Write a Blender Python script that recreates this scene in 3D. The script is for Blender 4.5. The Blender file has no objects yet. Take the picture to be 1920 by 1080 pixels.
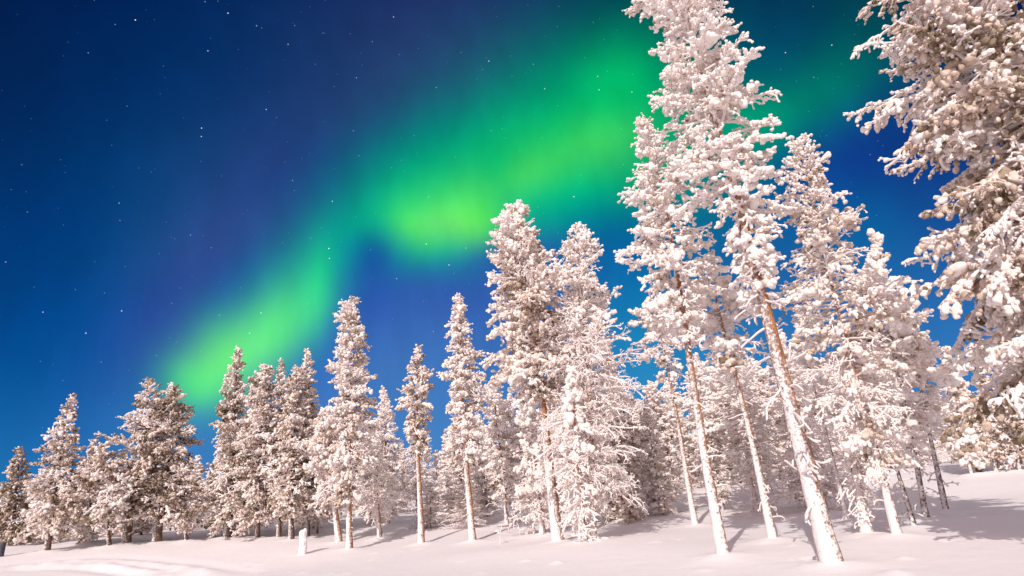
import bpy, math
import numpy as np
from mathutils import Matrix, Vector

sc = bpy.context.scene
# ------------------------------------------------------------------ camera
FPX, EYE = 1045.0, 1.5
_up = np.array([-260.0, 2710.0, -FPX]); _up /= np.linalg.norm(_up)      # world up in camera axes
_fw = np.array([0, 0, -1.0]); _Y = _fw - _up * (_fw @ _up); _Y /= np.linalg.norm(_Y)
_X = np.cross(_Y, _up)
CAM = np.stack([_X, _Y, _up])                                            # world = CAM @ camera
cd = bpy.data.cameras.new('camera'); cam = bpy.data.objects.new('camera', cd)
sc.collection.objects.link(cam); sc.camera = cam
cd.sensor_width = 36.0; cd.lens = FPX / 1920 * 36.0; cd.clip_start = 0.05; cd.clip_end = 2000
cam.matrix_world = Matrix.Translation((0, 0, EYE)) @ Matrix([list(r) for r in CAM]).to_4x4()

# ------------------------------------------------------------------ sky: night blue, aurora, stars, added pinkish fill glow behind the camera
SKYG = [[0.697,0.0,0.0,0.0,-0.697,0.0,0.033,-0.097,0.01],[4.307,-1.798,-4.971,-0.97,-2.323,0.503,0.07,-0.019,-0.07],[0.723,-0.063,-0.107,-0.238,-2.72,1.26,0.271,0.289,0.29],[0.803,-0.011,0.574,-0.056,-4.166,0.139,0.046,0.148,0.193],[3.604,-2.605,0.893,-4.851,-6.711,-6.955,0.004,0.112,-0.034],[3.423,-0.211,-1.161,-0.371,-6.03,-0.666,0.124,0.096,0.04],[3.5,4.983,-2.363,11.338,-7.964,-6.659,0.063,-0.051,-0.009],[0.816,-0.364,-0.456,-1.086,-2.434,1.497,-0.166,-0.218,-0.159],[2.711,3.258,-2.627,4.462,-3.713,-3.709,-0.055,-0.068,-0.047],[2.675,-1.429,-0.589,-0.429,-0.803,0.187,0.11,0.041,0.043],[8.845,8.088,-5.822,11.638,-12.727,-4.389,0.191,0.305,-0.089],[14.037,18.356,-11.433,16.2,-12.388,-7.006,0.016,0.235,-0.082],[9.551,8.261,-4.795,12.634,-14.606,-3.794,0.094,0.294,-0.092],[8.316,7.704,-3.847,10.555,-11.393,-3.982,0.236,0.456,-0.147],[-0.079,11.086,-0.09,32.896,0.236,-11.446,0.014,0.136,-0.044],[4.165,3.068,-0.899,6.379,-8.659,-2.607,-0.053,0.44,0.003],[5.678,0.56,-1.573,0.72,-7.295,-0.943,-0.131,-0.323,-0.028],[3.955,1.94,0.003,5.576,-11.368,-3.82,-0.091,-0.036,-0.016],[2.75,1.138,0.39,3.93,-9.495,-2.93,0.052,0.197,0.025],[0.813,3.906,1.84,1.752,-0.365,0.078,0.039,0.104,0.155],[4.112,-4.425,-1.137,-3.343,-3.106,-1.864,-0.074,0.127,-0.124],[23.121,18.522,-2.234,13.199,-16.476,-4.058,0.094,0.113,-0.069],[16.146,8.541,0.136,10.127,-19.145,-2.639,0.089,0.173,-0.101],[19.344,13.903,2.461,15.61,-21.719,-4.896,-0.109,-0.04,0.017],[9.129,2.005,2.006,3.667,-16.695,-3.818,0.222,0.204,-0.016],[10.507,3.375,0.906,2.258,-7.031,-0.989,0.101,0.119,-0.014],[7.635,1.045,1.594,1.817,-13.277,-2.043,0.094,0.101,-0.074],[12.057,0.052,-1.495,0.113,-26.205,-1.493,-0.074,0.208,-0.026],[22.528,-0.414,-5.524,-0.497,-27.054,-1.516,0.018,-0.176,0.025],[17.799,7.167,-4.675,6.834,-16.971,-1.934,0.015,-0.091,0.002],[5.112,-3.577,0.121,-2.816,-4.023,-0.306,0.035,-0.083,-0.051],[3.644,1.065,0.584,1.322,-4.522,-0.676,-0.169,-0.003,0.103],[6.617,3.22,2.966,3.295,-6.77,-0.658,-0.008,0.223,-0.034],[14.98,4.63,7.966,5.727,-18.532,-2.939,-0.005,0.185,0.007],[7.197,4.157,5.648,6.199,-10.732,-0.187,-0.026,0.242,-0.031],[8.223,-2.673,4.488,-4.968,-15.284,-4.71,-0.037,0.057,0.024],[4.179,5.237,4.155,13.365,-10.664,5.258,0.02,-0.061,0.048],[7.272,-0.379,1.583,-0.358,-6.874,0.374,-0.047,0.071,0.011],[7.079,9.629,-3.506,8.369,-6.153,-3.157,-0.128,-0.262,0.078],[2.45,3.277,0.992,1.345,-1.006,-0.398,0.057,0.042,-0.035],[6.444,2.322,0.882,5.228,-14.508,-1.592,-0.095,0.117,0.04],[6.764,0.746,0.519,2.283,-20.695,-3.515,0.008,0.063,0.013],[10.841,1.955,0.379,4.041,-22.413,-4.508,0.177,0.057,-0.036],[13.151,5.62,4.614,6.017,-14.082,-4.292,0.023,0.142,0.024],[12.19,1.496,-1.198,2.118,-17.254,-2.265,0.291,0.299,-0.082],[-3.381,8.655,0.383,23.781,9.29,-13.465,-0.001,0.094,-0.041],[1.423,0.334,-0.238,3.393,-14.446,-3.073,0.029,0.004,-0.008],[3.761,1.556,0.219,4.198,-10.15,-2.081,-0.116,0.208,-0.089],[9.007,1.31,-0.287,4.948,-34.02,-2.133,0.012,-0.116,0.051]]
SKYK = [[-0.0148, 0.2811, 0.407], [0.0178, -0.0969, -0.0624], [-0.0772, -0.3851, -0.3855]]
w = bpy.data.worlds.new('World'); sc.world = w; w.use_nodes = True
nt = w.node_tree; nt.nodes.clear()
def N(t, **kw):
    n = nt.nodes.new(t)
    for k, v in kw.items(): setattr(n, k, v)
    return n
def put(n, i, v):
    if hasattr(v, 'is_output'): nt.links.new(v, n.inputs[i])
    else: n.inputs[i].default_value = v
def vm(op, *a, out=0):
    n = N('ShaderNodeVectorMath', operation=op)
    for i, v in enumerate(a): put(n, i, v)
    return n.outputs[out]
def mt(op, *a, clamp=False):
    n = N('ShaderNodeMath', operation=op, use_clamp=clamp)
    for i, v in enumerate(a): put(n, i, v)
    return n.outputs[0]
def mrange(v, a, b, c=0.0, d=1.0, smooth=True):
    n = N('ShaderNodeMapRange', interpolation_type='SMOOTHSTEP' if smooth else 'LINEAR')
    for i, x in enumerate((v, a, b, c, d)): put(n, i, x)
    return n.outputs[0]
dirn = vm('NORMALIZE', N('ShaderNodeTexCoord').outputs['Generated'])
nz = N('ShaderNodeTexNoise'); put(nz, 'Vector', dirn); put(nz, 'Scale', 4.0); put(nz, 'Detail', 2.0)
dwob = vm('MULTIPLY_ADD', vm('SUBTRACT', nz.outputs['Color'], (0.5, 0.5, 0.5)), (0.05, 0.05, 0.05), dirn)
def toworld(v): return tuple(float(x) for x in CAM @ np.array(v))
acc = vm('ADD', tuple(SKYK[0]), (0, 0, 0))
kx = vm('DOT_PRODUCT', dwob, toworld((1, 0, 0)), out='Value'); ky = vm('DOT_PRODUCT', dwob, toworld((0, 1, 0)), out='Value')
acc = vm('MULTIPLY_ADD', kx, tuple(SKYK[1]), acc); acc = vm('MULTIPLY_ADD', ky, tuple(SKYK[2]), acc)
for g in SKYG:
    a = vm('DOT_PRODUCT', dwob, toworld(g[0:3]), out='Value'); b = vm('DOT_PRODUCT', dwob, toworld(g[3:6]), out='Value')
    q = mt('MULTIPLY_ADD', a, a, mt('MULTIPLY', b, b))
    acc = vm('MULTIPLY_ADD', mt('POWER', 0.36788, q), tuple(g[6:9]), acc)
acc = vm('MAXIMUM', acc, (0.0, 0.02, 0.05)); acc = vm('MINIMUM', acc, (1, 1, 1))
dummy_acc = acc
rays = N('ShaderNodeTexNoise'); put(rays, 'Vector', vm('MULTIPLY', dirn, (26, 26, 1.6))); put(rays, 'Scale', 1.0); put(rays, 'Detail', 2.0)
acc = vm('SCALE', acc); put(acc.node, 3, mt('MULTIPLY_ADD', rays.outputs['Fac'], 0.14, 0.93)); nt.links.new(dummy_acc, acc.node.inputs[0])
front = vm('MULTIPLY', acc, acc)
vo = N('ShaderNodeTexVoronoi'); put(vo, 'Vector', dirn); put(vo, 'Scale', 56.0); put(vo, 'Randomness', 1.0)
spot = mrange(vo.outputs['Distance'], 0.02, 0.06, 1.0, 0.0)
sep = N('ShaderNodeSeparateColor'); nt.links.new(vo.outputs['Color'], sep.inputs[0])
bri = mt('MULTIPLY', mt('POWER', sep.outputs[0], 4.0), 1.7)
stint = vm('MULTIPLY_ADD', vo.outputs['Color'], (0.25, 0.1, 0.25), (0.78, 0.85, 0.85))
front = vm('MULTIPLY_ADD', mt('MULTIPLY', spot, bri), stint, front)
vo2 = N('ShaderNodeTexVoronoi'); put(vo2, 'Vector', dirn); put(vo2, 'Scale', 95.0)
sep2 = N('ShaderNodeSeparateColor'); nt.links.new(vo2.outputs['Color'], sep2.inputs[0])
faint = mt('MULTIPLY', mrange(vo2.outputs['Distance'], 0.02, 0.085, 1.0, 0.0), mt('MULTIPLY', mt('POWER', sep2.outputs[1], 3.0), 0.30))
front = vm('MULTIPLY_ADD', faint, vm('MULTIPLY_ADD', vo2.outputs['Color'], (0.3, 0.1, 0.3), (0.75, 0.85, 0.85)), front)
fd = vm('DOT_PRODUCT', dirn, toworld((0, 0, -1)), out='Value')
mix = N('ShaderNodeMix', data_type='VECTOR'); put(mix, 0, mrange(fd, 0.15, 0.62)); put(mix, 4, (0.60, 0.50, 0.565)); put(mix, 5, front)  # unseen rear sky gets an invented pinkish tone, added to lift the snow shadows
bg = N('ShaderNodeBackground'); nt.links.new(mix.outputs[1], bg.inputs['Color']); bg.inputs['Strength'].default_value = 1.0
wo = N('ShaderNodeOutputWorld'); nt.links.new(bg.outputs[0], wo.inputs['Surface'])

# ------------------------------------------------------------------ moonlight
def ray(px, py):
    d = CAM @ np.array([px - 960.0, 540.0 - py, -FPX]); return d / np.linalg.norm(d)
_s = ray(1440, 894); _az = math.atan2(_s[0], _s[1]); _el = math.radians(31)
LIGHT = np.array([math.sin(_az) * math.cos(_el), math.cos(_az) * math.cos(_el), -math.sin(_el)])
ld = bpy.data.lights.new('moon', 'SUN'); ld.energy = 3.6; ld.angle = math.radians(0.5); ld.color = (1.0, 0.895, 0.838)
lo = bpy.data.objects.new('moon', ld); sc.collection.objects.link(lo)
lo.rotation_euler = Vector(LIGHT).to_track_quat('-Z', 'Y').to_euler()
sc.view_settings.view_transform = 'Standard'; sc.view_settings.look = 'None'
sc.view_settings.exposure = 0.0; sc.view_settings.gamma = 1.0
try: sc.view_settings.use_curve_mapping = False
except Exception: pass
sc.cycles.max_bounces = 8; sc.cycles.diffuse_bounces = 7; sc.cycles.glossy_bounces = 1; sc.cycles.transmission_bounces = 0
sc.cycles.sample_clamp_indirect = 4.0

# ------------------------------------------------------------------ materials
def material(name):
    m = bpy.data.materials.new(name); m.use_nodes = True
    global nt
    nt = m.node_tree
    return m, nt.nodes['Principled BSDF']
def ramp(v, stops):
    r = N('ShaderNodeValToRGB'); put(r, 0, v); e = r.color_ramp.elements
    while len(e) < len(stops): e.new(0.5)
    for el, (p, c) in zip(e, stops): el.position = p; el.color = (*c, 1)
    return r.outputs[0]
def noise(scale, detail=3.0, rough=0.55, vec=None):
    n = N('ShaderNodeTexNoise'); put(n, 'Scale', scale); put(n, 'Detail', detail); put(n, 'Roughness', rough)
    put(n, 'Vector', vec if vec is not None else N('ShaderNodeNewGeometry').outputs['Position'])
    return n.outputs['Fac']
def bump(b, h, strength, dist):
    n = N('ShaderNodeBump'); put(n, 'Height', h); put(n, 'Strength', strength); put(n, 'Distance', dist)
    nt.links.new(n.outputs[0], b.inputs['Normal'])
def colmix(f, a, b):
    n = N('ShaderNodeMix', data_type='RGBA'); put(n, 0, f); put(n, 6, a if hasattr(a, 'is_output') else (*a, 1)); put(n, 7, b if hasattr(b, 'is_output') else (*b, 1))
    return n.outputs[2]
WIND = (-0.72, -0.69, 0.1)

SNOW, b = material('snow')
put(b, 'Base Color', ramp(noise(0.35, 3), [(0.3, (0.87, 0.835, 0.845)), (0.7, (0.90, 0.865, 0.87))])); put(b, 'Roughness', 0.75)
b.inputs['Specular IOR Level'].default_value = 0.2
bump(b, mt('ADD', noise(1.3, 5, 0.6), mt('MULTIPLY', noise(28.0, 3), 0.12)), 0.35, 0.10)

RIME, b = material('rime')
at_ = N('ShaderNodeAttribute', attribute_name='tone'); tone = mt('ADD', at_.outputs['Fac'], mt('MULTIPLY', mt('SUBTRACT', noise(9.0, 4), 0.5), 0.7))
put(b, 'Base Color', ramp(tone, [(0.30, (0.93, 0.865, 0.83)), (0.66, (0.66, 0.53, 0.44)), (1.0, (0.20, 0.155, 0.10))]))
put(b, 'Roughness', 0.9); b.inputs['Specular IOR Level'].default_value = 0.1
bump(b, noise(45.0, 3, 0.6), 0.3, 0.03)

def bark_material(name, dark, light, frost, low):
    m, b = material(name)
    geo = N('ShaderNodeNewGeometry'); pos = geo.outputs['Position']
    st = vm('MULTIPLY', pos, (1, 1, 0.3))
    n1 = noise(14.0, 5, 0.65, st); n2 = noise(15.0, 5, 0.75)
    bc = ramp(n1, [(0.32, dark), (0.62, light)])
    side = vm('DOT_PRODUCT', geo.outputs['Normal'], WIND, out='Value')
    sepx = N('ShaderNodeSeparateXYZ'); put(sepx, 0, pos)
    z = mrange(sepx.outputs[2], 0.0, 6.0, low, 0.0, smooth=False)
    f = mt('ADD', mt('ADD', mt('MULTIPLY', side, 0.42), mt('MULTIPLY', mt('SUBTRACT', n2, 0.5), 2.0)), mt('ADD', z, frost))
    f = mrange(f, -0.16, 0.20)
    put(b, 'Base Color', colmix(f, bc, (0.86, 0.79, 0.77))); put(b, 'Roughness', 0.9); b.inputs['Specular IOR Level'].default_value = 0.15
    bump(b, mt('ADD', n1, mt('MULTIPLY', f, 0.9)), 0.8, 0.03)
    return m
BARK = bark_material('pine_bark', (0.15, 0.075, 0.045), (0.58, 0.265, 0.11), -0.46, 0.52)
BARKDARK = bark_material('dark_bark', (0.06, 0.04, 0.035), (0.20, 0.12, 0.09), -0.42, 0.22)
TWIG = bark_material('rimed_twig', (0.22, 0.13, 0.09), (0.42, 0.27, 0.19), 0.5, 0.0)
POSTM, b = material('painted_wood'); put(b, 'Base Color', ramp(noise(8.0), [(0.3, (0.03, 0.03, 0.045)), (0.7, (0.06, 0.055, 0.075))])); put(b, 'Roughness', 0.7)

# ------------------------------------------------------------------ mesh helpers
class Acc:
    def __init__(s): s.v = []; s.f = []; s.t = []; s.n = 0; s.m = []; s.cur = 0
    def add(s, v, f, tone=None):
        s.v.append(v); s.f.append(f + s.n); s.t.append(np.zeros(len(v)) if tone is None else tone); s.n += len(v); s.m.append(s.cur)
    def mesh(s, name, *mats):
        v = np.concatenate(s.v); me = bpy.data.meshes.new(name)
        me.vertices.add(len(v)); me.vertices.foreach_set('co', v.astype(np.float32).ravel())
        li = np.concatenate([f.ravel() for f in s.f]); tot = np.concatenate([np.full(len(f), f.shape[1]) for f in s.f])
        st = np.concatenate([[0], np.cumsum(tot)[:-1]])
        me.loops.add(len(li)); me.loops.foreach_set('vertex_index', li.astype(np.int32))
        me.polygons.add(len(tot)); me.polygons.foreach_set('loop_start', st.astype(np.int32)); me.polygons.foreach_set('loop_total', tot.astype(np.int32))
        me.polygons.foreach_set('use_smooth', np.ones(len(tot), bool))
        a = me.attributes.new('tone', 'FLOAT', 'POINT'); a.data.foreach_set('value', np.concatenate(s.t).astype(np.float32))
        me.polygons.foreach_set('material_index', np.concatenate([np.full(len(f), m) for f, m in zip(s.f, s.m)]).astype(np.int32))
        me.update(calc_edges=True)
        for mat in mats: me.materials.append(mat)
        return me
def nrm(a): return a / np.maximum(np.linalg.norm(a, axis=-1, keepdims=True), 1e-9)
def tubes(acc, P, R, K, tone=None, rng=None, rough=0.0):
    n, p, _ = P.shape
    if n == 0: return
    T = np.empty_like(P); T[:, 1:-1] = P[:, 2:] - P[:, :-2]; T[:, 0] = P[:, 1] - P[:, 0]; T[:, -1] = P[:, -1] - P[:, -2]; T = nrm(T)
    ref = np.where(np.abs(T[:, :1, 2:3]) > 0.9, np.array([1.0, 0, 0]), np.array([0, 0, 1.0]))
    A = nrm(np.cross(T, np.broadcast_to(ref, T.shape))); B = np.cross(T, A)
    th = np.arange(K) * 2 * math.pi / K
    rr = R[:, :, None] * np.ones(K)
    if rough: rr = rr * (1 + rough * rng.standard_normal(rr.shape))
    V = P[:, :, None, :] + rr[..., None] * (np.cos(th)[:, None] * A[:, :, None, :] + np.sin(th)[:, None] * B[:, :, None, :])
    V = V.reshape(-1, 3)
    i = np.arange(n)[:, None, None] * p * K; j = np.arange(p - 1)[None, :, None] * K; k = np.arange(K)[None, None, :]; k2 = (k + 1) % K
    F = np.stack([i + j + k, i + j + k2, i + j + K + k2, i + j + K + k], -1).reshape(-1, 4)
    tv = None if tone is None else np.repeat(tone, p * K)
    acc.add(V, F, tv)
    cap = (np.arange(n)[:, None] * p * K + (p - 1) * K + np.arange(K)[None, :])
    acc.f.append(cap + acc.n - len(V)); acc.m.append(acc.cur)
def ico(sub):
    t = (1 + 5 ** .5) / 2
    v = [(-1, t, 0), (1, t, 0), (-1, -t, 0), (1, -t, 0), (0, -1, t), (0, 1, t), (0, -1, -t), (0, 1, -t), (t, 0, -1), (t, 0, 1), (-t, 0, -1), (-t, 0, 1)]
    f = [(0, 11, 5), (0, 5, 1), (0, 1, 7), (0, 7, 10), (0, 10, 11), (1, 5, 9), (5, 11, 4), (11, 10, 2), (10, 7, 6), (7, 1, 8), (3, 9, 4), (3, 4, 2), (3, 2, 6), (3, 6, 8), (3, 8, 9), (4, 9, 5), (2, 4, 11), (6, 2, 10), (8, 6, 7), (9, 8, 1)]
    v = [np.array(x, float) / np.linalg.norm(x) for x in v]
    for _ in range(sub):
        c = {}; nf = []
        def mid(a, b):
            k = (min(a, b), max(a, b))
            if k not in c: m = v[a] + v[b]; v.append(m / np.linalg.norm(m)); c[k] = len(v) - 1
            return c[k]
        for a, b, d in f:
            x, y, z = mid(a, b), mid(b, d), mid(d, a); nf += [(a, x, z), (b, y, x), (d, z, y), (x, y, z)]
        f = nf
    return np.array(v), np.array(f)
BL = {}
_r = np.random.default_rng(5)
for sub, lumps, amp, pw in ((0, 0, 0, 1), (1, 7, 0.42, 5), (2, 13, 0.45, 9)):
    V0, F0 = ico(sub); vs = []
    for _ in range(8):
        if lumps:
            D = nrm(_r.standard_normal((lumps, 3))); h = (np.clip(V0 @ D.T, 0, 1) ** pw * _r.uniform(0.5, 1.2, lumps)).max(1)
            vs.append(V0 * (0.72 + amp * h + 0.05 * _r.standard_normal(len(V0)))[:, None])
        else: vs.append(V0 * _r.uniform(0.65, 1.2, len(V0))[:, None])
    BL[sub] = (np.array(vs), F0)
def blobs(acc, rng, P, A, S, E, tone, sub):
    vs, F = BL[sub]; n = len(P)
    if n == 0: return
    Z = nrm(A); ref = nrm(rng.standard_normal((n, 3))); X = nrm(np.cross(ref, Z)); Y = np.cross(Z, X)
    v = vs[rng.integers(0, len(vs), n)]
    V = P[:, None] + S[:, None, None] * (v[..., 0:1] * X[:, None] + v[..., 1:2] * Y[:, None] + v[..., 2:3] * Z[:, None] * E[:, None, None])
    FF = (np.arange(n)[:, None, None] * vs.shape[1] + F[None]).reshape(-1, 3)
    acc.add(V.reshape(-1, 3), FF, np.repeat(tone, vs.shape[1]))

# ------------------------------------------------------------------ branch growth
ZU = np.array([0, 0, 1.0])
def run(rng, base, d, L, npts, droop, curl, tip=0.0):
    n = len(base); P = np.empty((n, npts, 3)); P[:, 0] = base
    c1 = rng.standard_normal((n, 3)) * curl; c2 = rng.standard_normal((n, 3)) * curl
    st = (L / (npts - 1))[:, None]
    for j in range(1, npts):
        s = (j - 0.5) / (npts - 1)
        dd = nrm(d + ZU * (-droop * s + tip * s * s) + c1 * s + c2 * math.sin(3.6 * s))
        P[:, j] = P[:, j - 1] + dd * st
    return P
def sprout(rng, P, L, spacing, smin, smax, ang, lf, lmin, droop, curl, npts, maxn, up=0.1):
    n, p, _ = P.shape
    cnt = np.clip((L * (smax - smin) / spacing).astype(int), 1, maxn); idx = np.repeat(np.arange(n), cnt)
    k = np.arange(len(idx)) - np.repeat(np.cumsum(cnt) - cnt, cnt)
    s = smin + (smax - smin) * (k + rng.random(len(idx))) / cnt[idx]
    f = np.minimum(s * (p - 1), p - 1.001); i = f.astype(int); a = (f - i)[:, None]
    base = P[idx, i] * (1 - a) + P[idx, i + 1] * a; T = nrm(P[idx, i + 1] - P[idx, i])
    side = nrm(np.cross(T, ZU) + 0.2 * rng.standard_normal(T.shape)) * np.where(rng.random(len(idx)) < 0.5, -1, 1)[:, None]
    ph = rng.normal(up, 0.55, len(idx))[:, None]; th = rng.uniform(*ang, len(idx))[:, None]
    d = T * np.cos(th) + (side * np.cos(ph) + ZU * np.sin(ph)) * np.sin(th)
    l = (lf * L[idx] * (1.1 - s) + lmin) * rng.uniform(0.6, 1.3, len(idx))
    return run(rng, base, d, l, npts, droop, curl), l, idx
def along(rng, P, L, spacing, smin, maxn):
    n, p, _ = P.shape
    cnt = np.clip((L * (1 - smin) / spacing).astype(int) + 1, 1, maxn); idx = np.repeat(np.arange(n), cnt)
    k = np.arange(len(idx)) - np.repeat(np.cumsum(cnt) - cnt, cnt)
    s = 1 - (1 - smin) * (k + 0.35 * rng.random(len(idx))) / cnt[idx]
    f = np.minimum(s * (p - 1), p - 1.001); i = f.astype(int); a = (f - i)[:, None]
    return P[idx, i] * (1 - a) + P[idx, i + 1] * a, nrm(P[idx, i + 1] - P[idx, i]), s, idx

def grow(seed, H, r0, lat=(0, 0), cb=0.2, prof=((0, 1), (1, .1)), dens=15, tuft=0.085, tan=0.1, sub=1, coral=0.15, hang=0.0, e_low=-0.35, e_top=0.8,
         droop=0.55, stubs=10, bark=None, sides=12, tw=1.0, wob=0.012, tuftsp=0.13, shrink=1.0, twigr=0.014, coral_r=0.02, curl=0.22, dead=0.0, fork=None, asym=None, maxtw=16, slab=0.95):
    """returns trunk, limb and crown meshes of one frosted tree standing on the origin"""
    rng = np.random.default_rng(seed); bark = bark or BARK
    lat = np.array([lat[0], lat[1], 0.0])
    ts = np.linspace(0, 1, 40); wb = np.stack([np.sin(ts * 5 + rng.random() * 6) * ts, np.sin(ts * 4 + rng.random() * 6) * ts, 0 * ts], -1) * wob * H
    ax = lat * ts[:, None] + wb + np.stack([0 * ts, 0 * ts, ts * H], -1); ax -= wb[:1]
    def axis(t): return np.stack([np.interp(t, ts, ax[:, k]) for k in range(3)], -1)
    def trad(t): return r0 * (1.0 - 0.93 * t ** 0.9) * (1 + 0.18 * np.exp(-t * H / 0.25))
    tr = Acc(); nr = max(24, int(H / (0.09 if sub == 2 else 0.22)))
    tt = np.linspace(0, 0.985, nr); P = axis(tt); P[0, 2] -= 0.25
    tubes(tr, P[None], trad(tt)[None], sides, rng=rng, rough=0.05)
    # limbs
    crownlen = H * (1 - cb); n = max(12, int(crownlen * dens))
    t = cb + (1 - cb) * (np.arange(n) + rng.random(n)) / n; u = (t - cb) / (1 - cb)
    az = np.arange(n) * 2.39996 + rng.normal(0, 0.5, n)
    pr = np.array(prof, float); lob = 1 + 0.22 * np.sin(az * 2 + u * 9 + seed) + 0.18 * np.sin(az + u * 23 + seed * 2)
    L = np.interp(u, pr[:, 0], pr[:, 1]) * rng.uniform(0.62, 1.18, n) * lob
    if asym is not None: L *= 1 + asym[2] * (np.cos(az) * asym[0] + np.sin(az) * asym[1])
    L = np.maximum(L, 0.12)
    el = e_low + (e_top - e_low) * u ** 1.3 + rng.normal(0, 0.18, n)
    d = np.stack([np.cos(az) * np.cos(el), np.sin(az) * np.cos(el), np.sin(el)], -1)
    B = run(rng, axis(t), d, L, 8, droop, curl, 0.35)
    iscor = rng.random(n) < np.clip(coral + 0.9 * coral * (0.5 - u) * 2, 0, 1)
    crown = Acc(); crown.cur = 1
    taper = np.linspace(1, 0.35, 8)[None]
    tubes(crown, B, (0.012 + 0.014 * L[:, None]) * taper * (r0 / 0.13) ** 0.4 + twigr * 0.5, 6, rng=rng, rough=0.08)
    crown.cur = 0
    # needled limbs
    bp, bl = B[~iscor], L[~iscor]
    ptone = np.clip(tan + 0.22 * np.sin(az[~iscor] * 3 + u[~iscor] * 15) + rng.normal(0, 0.18, len(bl)), 0, 1)
    bsz = rng.uniform(0.78, 1.25, len(bl))
    if len(bl):
        W, wl, wi = sprout(rng, bp, bl, 0.085 / tw, 0.12, 0.98, (0.45, 1.25), 0.30 * shrink, 0.16, 0.35 + hang, 0.25, 4, maxtw, up=0.15 - hang * 0.5)
        tubes(crown, W, twigr * np.linspace(1.1, 0.8, 4)[None] * np.ones((len(W), 1)), 4, tone=np.clip(ptone[wi] * 0.8, 0, 1), rng=rng, rough=0.15)
        for PP, LL, sp, smin, mx, tn in ((W, wl, tuftsp, 0.25, 5, ptone[wi]), (bp, bl, tuftsp * 0.9, 0.35, 9, ptone)):
            p, T, s, idx = along(rng, PP, LL, sp, smin, mx); m = len(p)
            A = T + ZU * (0.15 - hang * 1.4) + 0.45 * rng.standard_normal((m, 3))
            S = tuft * np.exp(rng.normal(-0.08, 0.33, m)) * (1.12 - 0.35 * s) * bsz[idx if PP is bp else wi[idx]]
            E = rng.uniform(0.95, 1.7, m)
            p = p + rng.standard_normal((m, 3)) * tuft * 0.3 - ZU * hang * tuft * 1.2
            blobs(crown, rng, p, A, S, E, np.clip(tn[idx] + rng.normal(0, 0.2, m), 0, 1), sub)
    if len(bl) and slab:
        p, T, s, idx = along(rng, bp, bl, 0.14, 0.3, 8); m = len(p); S = tuft * slab * rng.uniform(0.6, 1.4, m) * bsz[idx]
        blobs(crown, rng, p + ZU * S[:, None] * 0.5, T + 0.2 * rng.standard_normal((m, 3)), S, rng.uniform(1.1, 1.9, m), np.clip(ptone[idx] * 0.8 + rng.normal(-0.05, 0.08, m), 0, 1), sub + (sub == 1))
    # bare limbs thick with rime, like coral
    bp, bl = B[iscor], L[iscor] * 1.0
    if len(bl):
        W, wl, wi = sprout(rng, bp, bl, 0.11, 0.15, 1.0, (0.4, 1.2), 0.34, 0.16, 0.35 + hang, 0.65, 7, 12, up=0.0)
        tubes(crown, W, coral_r * np.linspace(1.15, 0.75, 7)[None] * rng.uniform(0.7, 1.25, (len(W), 1)), 6, tone=np.full(len(W), tan * 0.3), rng=rng, rough=0.16)
        W2, w2, _ = sprout(rng, W, wl, 0.09, 0.2, 1.0, (0.4, 1.2), 0.35, 0.07, 0.2 + hang, 0.6, 5, 5, up=0.0)
        tubes(crown, W2, coral_r * 0.82 * np.linspace(1.1, 0.75, 5)[None] * rng.uniform(0.7, 1.25, (len(W2), 1)), 5, tone=np.full(len(W2), tan * 0.3), rng=rng, rough=0.18)
        for PP, sc_ in ((W, 1.25), (W2, 1.05), (bp, 1.7)):
            T = nrm(PP[:, -1] - PP[:, -2]); m = len(PP)
            blobs(crown, rng, PP[:, -1], T, coral_r * sc_ * rng.uniform(0.8, 1.3, m), rng.uniform(1, 1.8, m), np.full(m, tan * 0.3), min(sub, 1))
    # snow on the leader
    m = 9; p = axis(np.linspace(0.93, 1.0, m)) ; blobs(crown, rng, p, np.tile(ZU, (m, 1)) + 0.3 * rng.standard_normal((m, 3)), tuft * rng.uniform(0.7, 1.1, m), rng.uniform(1, 1.6, m), np.clip(tan + rng.normal(0, .1, m), 0, 1), sub)
    # short dead stubs on the lower stem
    if stubs:
        t = rng.uniform(0.06, cb + 0.05, stubs); az = rng.random(stubs) * 6.28; el = rng.normal(-0.1, 0.3, stubs)
        d = np.stack([np.cos(az) * np.cos(el), np.sin(az) * np.cos(el), np.sin(el)], -1); sl = rng.uniform(0.15, 0.5, stubs) * (1 + dead * 2)
        S_ = run(rng, axis(t), d, sl, 6, 0.3, 0.5)
        tr.cur = 1
        tubes(tr, S_, coral_r * np.linspace(1.1, 0.7, 6)[None] * np.ones((stubs, 1)), 5, rng=rng, rough=0.15)
        S2, _, _ = sprout(rng, S_, sl, 0.12, 0.3, 1.0, (0.4, 1.1), 0.4, 0.06, 0.2, 0.5, 4, 3)
        tubes(tr, S2, coral_r * 0.8 * np.ones((len(S2), 4)), 5, rng=rng, rough=0.15)
    return tr.mesh('trunk', bark, TWIG), crown.mesh('crown', RIME, TWIG)

# ------------------------------------------------------------------ object helpers
COL = sc.collection
def part(name, me, parent):
    o = bpy.data.objects.new(name, me); COL.objects.link(o); o.parent = parent; return o
def thing(name, loc, label, cat, group=None, rz=0.0):
    o = bpy.data.objects.new(name, None); o.empty_display_size = 0.3; COL.objects.link(o)
    o.location = loc; o.rotation_euler = (0, 0, rz); o['label'] = label; o['category'] = cat
    if group: o['group'] = group
    return o
def copy_thing(src, loc, rz, scale, label, group):
    c = src.copy(); COL.objects.link(c); c.location = loc; c.rotation_euler = (0, 0, rz); c.scale = scale; c['label'] = label; c['group'] = group
    for ch in src.children:
        k = ch.copy(); COL.objects.link(k); k.parent = c
    return c

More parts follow.
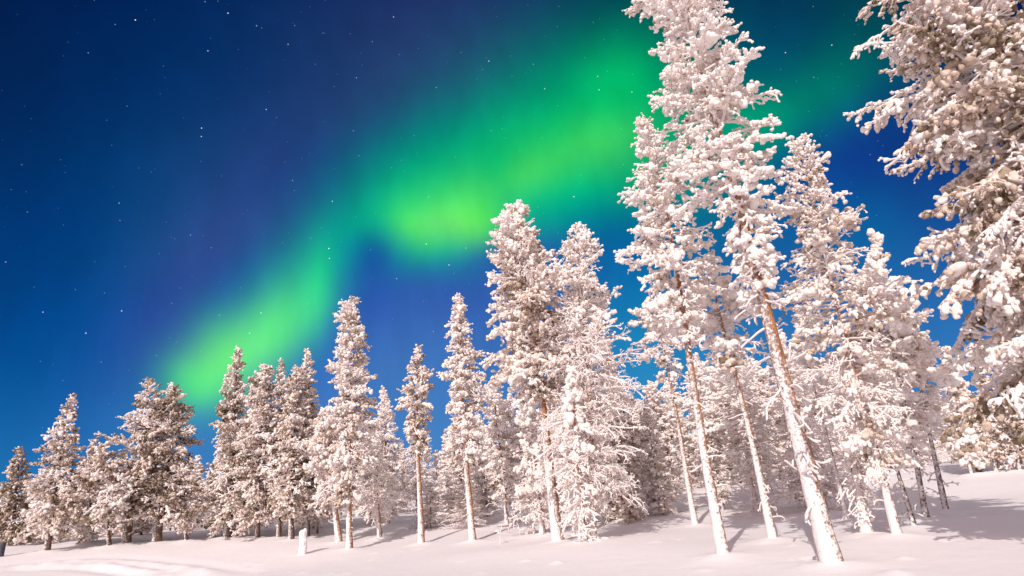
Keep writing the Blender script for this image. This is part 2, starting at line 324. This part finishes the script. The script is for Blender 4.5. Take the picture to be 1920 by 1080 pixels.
# ------------------------------------------------------------------ terrain
def sm(x):
    x = np.clip(x, 0, 1); return x * x * (3 - 2 * x)
def hz(x, y):
    r = np.hypot(x, y)
    return 1.25 * sm((r - 23) / 22) + 3.2 * sm((r - 66) / 70) + 0.55 * sm((-x - 5) / 20) * sm((r - 24) / 16) * (y > 0)
def ground(px, py):
    d = ray(px, py); t = np.arange(3, 160, 0.02); p = np.array([0, 0, EYE]) + d * t[:, None]
    k = np.argmax(p[:, 2] <= hz(p[:, 0], p[:, 1]))
    assert k > 0, (px, py)
    return p[k]
def topof(p, px, py):
    d = ray(px, py); r = math.hypot(p[0], p[1]); n = np.array([p[0], p[1], 0]) / r; q = np.array([0, 0, EYE]) + d * (r / (d @ n))
    side = np.array([n[1], -n[0], 0]); return q[2] - p[2], side[:2] * ((q - p) @ side)
def scale_at(p):            # photograph pixels per metre at a point
    return FPX / ((p - np.array([0, 0, EYE])) @ (CAM @ np.array([0, 0, -1.0])))

rngT = np.random.default_rng(2)
rr = np.concatenate([np.linspace(0.3, 7, 60), np.linspace(7.1, 46, 400), np.geomspace(46.5, 900, 70)])
aa = np.concatenate([np.radians(np.linspace(-62, 62, 420)), np.radians(np.linspace(64, 296, 60))])
Rg, Ag = np.meshgrid(rr, aa, indexing='ij'); gx, gy = Rg * np.sin(Ag), Rg * np.cos(Ag)
gz = hz(gx, gy)
for k in range(7):
    a = rngT.random() * 6.28; f = rngT.uniform(0.25, 1.1); gz += 0.018 * np.sin((gx * math.cos(a) + gy * math.sin(a)) * f + rngT.random() * 6) * sm((Rg - 3) / 6)
for k in range(150):                                                     # small clods and dimples in the crust
    r0_ = rngT.uniform(6, 30); a0_ = rngT.uniform(-.85, .85); q = ((gx - r0_ * math.sin(a0_)) ** 2 + (gy - r0_ * math.cos(a0_)) ** 2) / rngT.uniform(.06, .2) ** 2
    gz += rngT.choice([.05, .035, -.04]) * np.exp(-q)
def ridge(pix, width, amp, seed):
    global gz
    P = np.array([ground(*q)[:2] for q in pix]); rg = np.random.default_rng(seed)
    best = np.full(gx.shape, 9e9); ss = np.zeros(gx.shape); l0 = 0
    for a, b in zip(P[:-1], P[1:]):
        d = b - a; l = np.linalg.norm(d); tt = np.clip(((gx - a[0]) * d[0] + (gy - a[1]) * d[1]) / (l * l), 0, 1)
        dd = np.hypot(gx - a[0] - tt * d[0], gy - a[1] - tt * d[1]); m = dd < best; best = np.where(m, dd, best); ss = np.where(m, l0 + tt * l, ss); l0 += l
    h = 1 + 0.35 * np.sin(ss * 3.1 + seed) + 0.25 * np.sin(ss * 7.3 + 2 * seed); q = best / width
    gz = gz + amp * h * np.exp(-q * q) * np.minimum(1, np.minimum(ss, l0 - ss) / 1.5 + 0.05) - 0.5 * amp * np.exp(-((best - 1.9 * width) / width) ** 2)
for k, (pix, wd, am) in enumerate((([(2, 1066), (90, 1058), (165, 1052), (250, 1056), (330, 1064), (420, 1076)], 0.45, 0.10),
                                   ([(60, 1062), (150, 1060), (230, 1064), (300, 1072), (340, 1079)], 0.32, 0.08),
                                   ([(165, 1054), (210, 1062), (262, 1070), (300, 1079)], 0.3, 0.06))): ridge(pix, wd, am, k + 1)

# ------------------------------------------------------------------ the trees one can tell apart
C1 = ((0, .75), (.12, 1), (.35, .88), (.6, .62), (.85, .3), (1, .08))       # cone
SP = ((0, .7), (.15, .95), (.4, 1), (.65, .78), (.85, .45), (1, .1))        # narrow spire
PN = ((0, .55), (.12, .85), (.35, 1), (.6, .92), (.8, .62), (1, .12))       # round-shouldered pine
LO = ((0, .9), (.2, 1), (.4, .7), (.6, .5), (.8, .33), (1, .08))            # wide below
bases = []
def tree(name, label, base, top, hw, prof, cbpx, trunk_px, cat='tree', **kw):
    p = ground(*base); H, lat = topof(p, *top)
    st = math.cos(math.atan(abs(base[0] - 960) / FPX)); st_c = math.cos(math.atan(abs(0.5 * (base[0] + top[0]) - 960) / FPX)); mid = p + np.array([lat[0] * .55, lat[1] * .55, H * .6]); s = scale_at(mid); s0 = scale_at(p + np.array([0, 0, .5]))
    hb, _ = topof(p, base[0] + (top[0] - base[0]) * (base[1] - cbpx) / (base[1] - top[1]), cbpx)
    t = thing(name, (float(p[0]), float(p[1]), float(hz(p[0], p[1]))), label, cat)
    ms = grow(hash_(label), H, max(trunk_px * st / s0 / 2, 0.03), lat, hb / H, tuple((a, b * 0.9 * st_c * hw / s) for a, b in prof), **kw)
    for nm, me in zip(('trunk', 'crown'), ms): part(nm, me, t)
    bases.append((p[0], p[1], hw / s)); return t
def hash_(s):
    h = 7
    for c in s: h = (h * 31 + ord(c)) % 100003
    return h
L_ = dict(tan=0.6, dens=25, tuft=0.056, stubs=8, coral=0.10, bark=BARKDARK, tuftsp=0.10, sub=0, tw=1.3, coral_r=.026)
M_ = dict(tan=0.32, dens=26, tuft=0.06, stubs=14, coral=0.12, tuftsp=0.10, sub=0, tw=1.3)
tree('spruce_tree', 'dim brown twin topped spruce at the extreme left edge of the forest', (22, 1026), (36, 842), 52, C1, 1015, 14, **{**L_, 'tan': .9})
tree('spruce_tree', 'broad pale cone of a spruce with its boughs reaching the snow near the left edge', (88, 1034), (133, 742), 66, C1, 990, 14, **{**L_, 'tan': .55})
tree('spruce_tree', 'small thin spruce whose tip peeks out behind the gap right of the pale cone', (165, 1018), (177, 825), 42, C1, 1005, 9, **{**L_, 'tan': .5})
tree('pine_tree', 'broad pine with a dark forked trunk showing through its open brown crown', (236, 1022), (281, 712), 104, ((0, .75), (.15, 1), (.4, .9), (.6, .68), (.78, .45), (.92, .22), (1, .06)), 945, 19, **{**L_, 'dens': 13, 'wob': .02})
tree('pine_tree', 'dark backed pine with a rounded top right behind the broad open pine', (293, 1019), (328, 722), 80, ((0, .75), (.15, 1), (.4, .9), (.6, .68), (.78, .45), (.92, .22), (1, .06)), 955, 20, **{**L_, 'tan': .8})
tree('pine_tree', 'low young pine with a thin stem in front of the broad open pine', (206, 1027), (188, 838), 62, PN, 985, 9, **{**L_, 'tan': .5})
tree('pine_tree', 'short bushy pine leaning on the dark backed pine, thin bare stem', (350, 1017), (331, 868), 48, PN, 985, 7, **{**L_, 'tan': .5})
tree('spruce_tree', 'spruce with a spiky narrow tip against the green glow and a shaggy left bough', (426, 1011), (450, 657), 70, LO, 975, 17, **{**L_, 'tan': .55, 'asym': (-.8, 0, .25)})
tree('spruce_tree', 'tall shaggy cone right beside the spiky spruce, boughs hanging to the snow', (483, 1013), (493, 686), 68, SP, 970, 10, **{**L_, 'tan': .54})
tree('spruce_tree', 'left spire of the dense cluster of three narrow tops', (523, 1011), (529, 676), 46, LO, 965, 10, **{**L_, 'tan': .58})
tree('spruce_tree', 'shorter middle spire of the dense three topped cluster with a white stem', (546, 1016), (552, 688), 46, SP, 960, 12, **{**L_, 'tan': .55})
tree('spruce_tree', 'right spire of the three topped cluster, tip close to the blue sky', (577, 1008), (577, 656), 50, LO, 960, 9, **{**L_, 'tan': .5})
tree('pine_tree', 'tall column shaped pine with a knobby tip behind the snow stump', (655, 1031), (655, 569), 56, ((0, .5), (.2, .9), (.45, 1), (.7, .85), (.9, .5), (1, .3)), 925, 13, **M_)
tree('pine_tree', 'low frosted pine with a thick white stem tucked left of the column shaped pine', (636, 1019), (608, 770), 54, PN, 940, 14, **M_)
tree('frosted_birch', 'leaning frosted birch with arching bare white branches and a crooked stem', (712, 1009), (703, 822), 52, LO, 955, 10, tan=.05, dens=22, coral=1.0, stubs=0, e_low=.1, e_top=.9, droop=1.3, coral_r=.022, twigr=.02, curl=.35, tuft=.04)
tree('spruce_tree', 'small white pointed spruce rising behind the leaning birch', (728, 985), (718, 730), 42, C1, 960, 9, **{**M_, 'tan': .1, 'coral': .35})
tree('pine_tree', 'slim lollipop pine with a clean straight stem standing alone against blue sky', (790, 1019), (780, 653), 33, SP, 845, 13, **{**M_, 'tan': .54})
tree('pine_tree', 'slim tall pine with bent reddish stem just left of the thick crowned pine', (886, 1016), (854, 556), 50, ((0, .8), (.2, 1), (.4, .85), (.6, .72), (.8, .52), (.93, .3), (1, .1)), 855, 14, **{**M_, 'tan': .28})
tree('pine_tree', 'thick crowned tall pine with an orange stem in the middle of the forest', (1047, 1018), (968, 388), 104, ((0, .45), (.15, .8), (.35, 1), (.55, .95), (.75, .62), (.9, .33), (1, .12)), 745, 23,
     tan=.34, dens=26, tuft=.066, stubs=26, coral=.12, dead=1.0, sub=1, tuftsp=.11, tw=1.2)
tree('frosted_birch', 'ghostly white tree of fine feathery twigs right of the thick crowned pine', (1112, 1016), (1091, 428), 112, ((0, .6), (.25, .9), (.5, .9), (.7, .68), (.88, .45), (1, .15)), 940, 16,
     tan=.08, dens=28, coral=.72, stubs=0, e_low=-.05, e_top=1.0, droop=.9, coral_r=.015, twigr=.012, curl=.4, tuft=.055)
tree('spruce_tree', 'lumpy snow caked young spruce at the foot of the ghostly white tree', (1094, 1021), (1068, 690), 52, C1, 985, 16, tan=.03, dens=18, coral=.75, stubs=6, droop=.9, hang=.35, coral_r=.026, tuft=.10, e_low=-.6)
tree('spruce_tree', 'bushy white spruce left of the thick crowned pine stem', (1018, 1003), (985, 745), 70, LO, 975, 12, tan=.08, dens=18, coral=.6, stubs=6, droop=.6, coral_r=.02, tuft=.09)
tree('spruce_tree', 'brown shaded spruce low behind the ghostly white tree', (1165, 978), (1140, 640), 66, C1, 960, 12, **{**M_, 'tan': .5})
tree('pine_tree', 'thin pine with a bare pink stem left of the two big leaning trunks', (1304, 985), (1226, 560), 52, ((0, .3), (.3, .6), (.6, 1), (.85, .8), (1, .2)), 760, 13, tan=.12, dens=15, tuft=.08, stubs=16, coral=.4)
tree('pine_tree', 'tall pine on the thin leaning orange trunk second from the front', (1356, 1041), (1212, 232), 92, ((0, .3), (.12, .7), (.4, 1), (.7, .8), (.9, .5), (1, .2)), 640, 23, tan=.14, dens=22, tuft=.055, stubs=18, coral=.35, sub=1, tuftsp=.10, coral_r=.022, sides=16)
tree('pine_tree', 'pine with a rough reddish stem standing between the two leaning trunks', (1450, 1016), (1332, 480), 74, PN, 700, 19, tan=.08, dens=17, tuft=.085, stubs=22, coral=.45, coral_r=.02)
tree('pine_tree', 'towering white pine on the thickest frosted trunk, tip cut by the top edge', (1560, 1056), (1264, -55), 118, ((0, .3), (.1, .55), (.28, .88), (.5, .95), (.7, 1.08), (.88, 1.0), (.95, .68), (1, .25)), 560, 42, tan=.16, dens=20, tuft=.05, stubs=26,
     coral=.25, asym=(-1, 0, .03), sub=1, sides=20, coral_r=.026, twigr=.018, tuftsp=.08, dead=.6, maxtw=20)
tree('spruce_tree', 'large white spruce with a ragged leaning top right of the towering pine', (1684, 1011), (1492, 266), 124, ((0, .45), (.15, .78), (.4, 1), (.6, .85), (.8, .6), (.93, .34), (1, .12)), 880, 22, tan=.26, dens=23, tuft=.05, stubs=8, tuftsp=.11, coral=.35, sub=1, coral_r=.017, hang=.1, maxtw=18)
tree('spruce_tree', 'squat snow draped young spruce on a flared white stem before the ragged spruce', (1627, 1007), (1588, 800), 46, C1, 955, 26, tan=.0, dens=26, coral=1.0, stubs=8, droop=1.3, hang=.5, coral_r=.018, tuft=.05, e_low=-.8)
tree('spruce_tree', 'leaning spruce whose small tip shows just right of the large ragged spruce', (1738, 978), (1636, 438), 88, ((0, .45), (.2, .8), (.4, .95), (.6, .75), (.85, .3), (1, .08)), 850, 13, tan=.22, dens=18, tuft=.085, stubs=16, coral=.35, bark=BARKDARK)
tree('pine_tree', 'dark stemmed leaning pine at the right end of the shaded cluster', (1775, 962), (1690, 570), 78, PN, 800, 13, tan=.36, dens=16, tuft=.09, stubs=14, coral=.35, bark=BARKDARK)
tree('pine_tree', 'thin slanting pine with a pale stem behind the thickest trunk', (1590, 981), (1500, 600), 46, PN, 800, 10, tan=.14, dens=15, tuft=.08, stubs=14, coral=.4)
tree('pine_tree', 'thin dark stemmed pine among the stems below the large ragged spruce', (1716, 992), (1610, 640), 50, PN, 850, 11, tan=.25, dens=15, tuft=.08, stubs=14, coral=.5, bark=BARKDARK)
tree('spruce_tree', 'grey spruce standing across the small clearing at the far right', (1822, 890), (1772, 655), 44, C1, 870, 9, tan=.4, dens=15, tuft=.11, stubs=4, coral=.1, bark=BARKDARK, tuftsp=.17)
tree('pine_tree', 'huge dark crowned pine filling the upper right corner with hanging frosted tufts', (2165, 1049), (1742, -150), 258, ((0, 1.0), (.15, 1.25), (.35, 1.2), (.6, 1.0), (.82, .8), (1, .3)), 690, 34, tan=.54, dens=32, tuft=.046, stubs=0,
     coral=.22, sub=1, hang=.5, sides=18, coral_r=.024, twigr=.016, e_low=-.35, droop=.65, tuftsp=.075, maxtw=22, slab=.85)
for lab, bs, tp, hw in (('tallest grey tree of the stand under the hanging boughs at the right edge', (1912, 884), (1890, 585), 50),
                        ('middle grey tree of the stand under the hanging boughs at the right edge', (1868, 886), (1840, 640), 44),
                        ('grey tree of the far right stand that is cut by the right edge', (1960, 882), (1938, 560), 54)):
    tree('spruce_tree', lab, bs, tp, hw, C1, 860, 10, **{**L_, 'tan': .5})

# ------------------------------------------------------------------ the wood behind
def skyline(px):
    return np.interp(px, [-200, 0, 60, 150, 200, 300, 390, 430, 600, 690, 760, 830, 900, 1000, 1180, 1230, 1320, 1400, 1600, 1690, 1760, 1920, 2200],
                     [900, 905, 890, 870, 850, 830, 840, 790, 790, 800, 800, 790, 720, 680, 700, 720, 620, 560, 600, 670, 690, 700, 650])
def pix(p):
    c = CAM.T @ (np.array(p) - np.array([0, 0, EYE])); return 960 + FPX * c[0] / -c[2], 540 - FPX * c[1] / -c[2]
protos = []
for k, (pf, tn, cr, bk, cbt, hw) in enumerate(((C1, .14, .15, BARKDARK, .07, 1.15), (SP, .16, .12, BARKDARK, .1, 1.0), (PN, .1, .25, BARK, .22, 1.2), (LO, .12, .35, BARKDARK, .12, 1.4), (PN, .24, .15, BARKDARK, .25, 1.1), (SP, .15, .5, BARK, .3, 1.0), (LO, .04, .8, BARK, .1, 1.3))):
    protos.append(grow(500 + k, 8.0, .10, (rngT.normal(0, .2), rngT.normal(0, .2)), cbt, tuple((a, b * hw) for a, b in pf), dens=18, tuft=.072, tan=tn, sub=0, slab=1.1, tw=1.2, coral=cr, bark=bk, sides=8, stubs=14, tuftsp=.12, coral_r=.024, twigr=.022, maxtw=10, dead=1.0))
first = {}; count = 0; spots = [(b[0], b[1], 1.0) for b in bases]
def far_tree(x, y, H, k, label, group, rz):
    z = float(hz(x, y)); s = H / 8.0; ss = (max(s, .62) * rngT.uniform(1.05, 1.45),) * 2 + (s,)
    if k in first: return copy_thing(first[k], (x, y, z), rz, ss, label, group)
    t = thing('spruce_tree' if k in (0, 1, 3, 6) else 'pine_tree', (x, y, z), label, 'tree', group, rz); t.scale = ss
    for nm, me in zip(('trunk', 'crown'), protos[k]): part(nm, me, t)
    first[k] = t; return t
for k in range(100):                                                     # a closed back row, then the scattered ones before it
    az = -.80 + 1.63 * (k + rngT.uniform(.2, .8)) / 100; r = rngT.uniform(50, 74); x, y = r * math.sin(az), r * math.cos(az); p = np.array([x, y, float(hz(x, y))]); u, v = pix(p)
    lim, _ = topof(p, u, skyline(u) + rngT.uniform(0, 45)); spots.append((x, y, 1)); count += 1
    far_tree(x, y, max(2.5, min(lim, rngT.uniform(6.5, 11.0))), int(rngT.integers(0, 7)), 'frosted tree deep in the wood behind the front row of tall trees', 'frosted trees deep in the wood', rngT.random() * 6.28)
tries = 0
while count < 290 and tries < 9000:
    tries += 1
    az = rngT.uniform(-0.80, 0.83) if tries % 4 > 1 else (rngT.uniform(-0.80, -0.15) if tries % 4 else rngT.uniform(0.08, 0.5)); px_edge = math.degrees(az)
    rmin = np.interp(az, [-.8, -.5, -.2, 0, .2, .35, .5, .83], [41, 39, 33, 30, 28, 26, 27, 34]); r = rmin + (98 - rmin) * rngT.random() ** 1.1
    x, y = r * math.sin(az), r * math.cos(az)
    if any((x - a) ** 2 + (y - b) ** 2 < (1.1 if r < 60 else 1.6) ** 2 for a, b, _ in spots): continue
    p = np.array([x, y, float(hz(x, y))]); u, v = pix(p)
    if 1760 < u < 1990 and r < 33: continue
    lim, _ = topof(p, u, skyline(u) + rngT.uniform(0, 60) + (r > 60) * 25)
    H = min(lim, rngT.uniform(6.0, 11.0) if rngT.random() > .3 else rngT.uniform(2.2, 4.5))
    if H < 1.8: continue
    spots.append((x, y, 1)); count += 1
    far_tree(x, y, H, int(rngT.integers(0, 7)), 'frosted tree deep in the wood behind the front row of tall trees', 'frosted trees deep in the wood', rngT.random() * 6.28)

# ------------------------------------------------------------------ snow ground (one sheet) with little collars at the stems
for bx, by, _ in bases:
    d = np.hypot(gx - bx, gy - by); gz += 0.09 * np.exp(-(d / 0.55) ** 2) * (d < 3)
G = Acc(); nr_, na_ = gx.shape
i = np.arange(nr_ - 1)[:, None] * na_; j = np.arange(na_)[None, :]; j2 = (j + 1) % na_
G.add(np.stack([gx, gy, gz], -1).reshape(-1, 3), np.stack([i + j, i + na_ + j, i + na_ + j2, i + j2], -1).reshape(-1, 4)[:, ::-1])
G.f.append(np.arange(na_)[None, :]); G.m.append(0)
go = bpy.data.objects.new('snow_ground', G.mesh('snow_ground', SNOW)); COL.objects.link(go); go['kind'] = 'structure'

# ------------------------------------------------------------------ small things on the snow
def single(name, me, loc, label, cat):
    o = bpy.data.objects.new(name, me); COL.objects.link(o); o.location = loc; o['label'] = label; o['category'] = cat; return o
rs = np.random.default_rng(11)
p = ground(566, 1041); s = scale_at(p); h = topof(p, 567, 993)[0]
a = Acc(); zz = np.linspace(-.1, 1, 26); prof_r = 6.6 / s * np.array([1.12 - .22 * z if z < .9 else (1.12 - .22 * z) * math.sqrt(max(0.02, 1 - ((z - .9) / .1) ** 2)) for z in zz])
PP = np.stack([.03 * np.sin(zz * 5) + .03 * zz, 0 * zz, zz * h], -1); prof_r = prof_r * (1 + .07 * np.sin(zz * 9)); tubes(a, PP[None], prof_r[None], 18, rng=rs, rough=.05)
qq = rs.integers(2, 26, 16); th = rs.random(16) * 6.28
blobs(a, rs, PP[qq] + np.stack([np.cos(th), np.sin(th), 0 * th], -1) * prof_r[qq][:, None] * .7, np.tile(ZU, (16, 1)), prof_r[0] * rs.uniform(.35, .6, 16), rs.uniform(1, 1.6, 16), np.zeros(16), 2)
single('snow_covered_stump', a.mesh('snow_covered_stump', SNOW), tuple(p), 'white snow caked stump standing alone on the open snow', 'stump')
def mound(px, py, wpx, label):
    p = ground(px, py); r = wpx / scale_at(p) / 2; V, F = ico(3)
    V = V * (1 + .12 * np.sin(V[:, :1] * 5 + px) + .1 * np.sin(V[:, 1:2] * 6)) * np.array([r, r * .8, r * .5]); a = Acc(); a.add(V, F)
    single('snow_mound', a.mesh('snow_mound', SNOW), (p[0], p[1], p[2] + r * .1), label, 'snow mound')
mound(724, 1010, 22, 'small snow lump at the foot of the leaning birch')
mound(1128, 1016, 30, 'snow lump right of the foot of the ghostly white tree')
def sapling(px, py, hpx, label, seed):
    p = ground(px, py); h = hpx / scale_at(p); rg = np.random.default_rng(seed); st = Acc(); tw = Acc()
    S = run(rg, np.array([[0, 0, -.1]]), np.array([[.1, .1, 1.0]]), np.array([h + .1]), 9, 0, .15); tubes(st, S, np.linspace(.022, .012, 9)[None], 6, rng=rg, rough=.1)
    W, wl, _ = sprout(rg, S, np.array([h]), .09, .35, 1, (.5, 1.2), .5, .08, .2, .5, 6, 12); tubes(tw, W, .012 * np.ones((len(W), 6)), 5, rng=rg, rough=.2)
    q, T, s_, ix = along(rg, W, wl, .1, .5, 4); blobs(tw, rg, q, T, .035 * rg.uniform(.6, 1.4, len(q)), rg.uniform(1, 1.5, len(q)), np.zeros(len(q)), 1)
    t = thing('frosted_sapling', tuple(p), label, 'sapling'); part('stem', st.mesh('stem', TWIG), t); part('twigs', tw.mesh('twigs', RIME), t)
sapling(937, 1019, 34, 'tiny frosted sapling on open snow left of the thick crowned pine', 3)
sapling(975, 1005, 24, 'tinier frosted sapling right of the other sapling in the middle', 8)
sapling(1525, 905, 26, 'little frosted sapling in the shade behind the thickest trunk', 9)
p = ground(1, 1043); a = Acc(); s = scale_at(p); h = 24 / s
zz = np.linspace(-.1, 1, 10); tubes(a, np.stack([0 * zz, 0 * zz, zz * h], -1)[None], np.full((1, 10), 5 / s) * np.linspace(1, .9, 10)[None], 10, rng=rs, rough=.02)
single('dark_post', a.mesh('dark_post', POSTM), tuple(p), 'short dark post cut by the left edge of the photo', 'post')
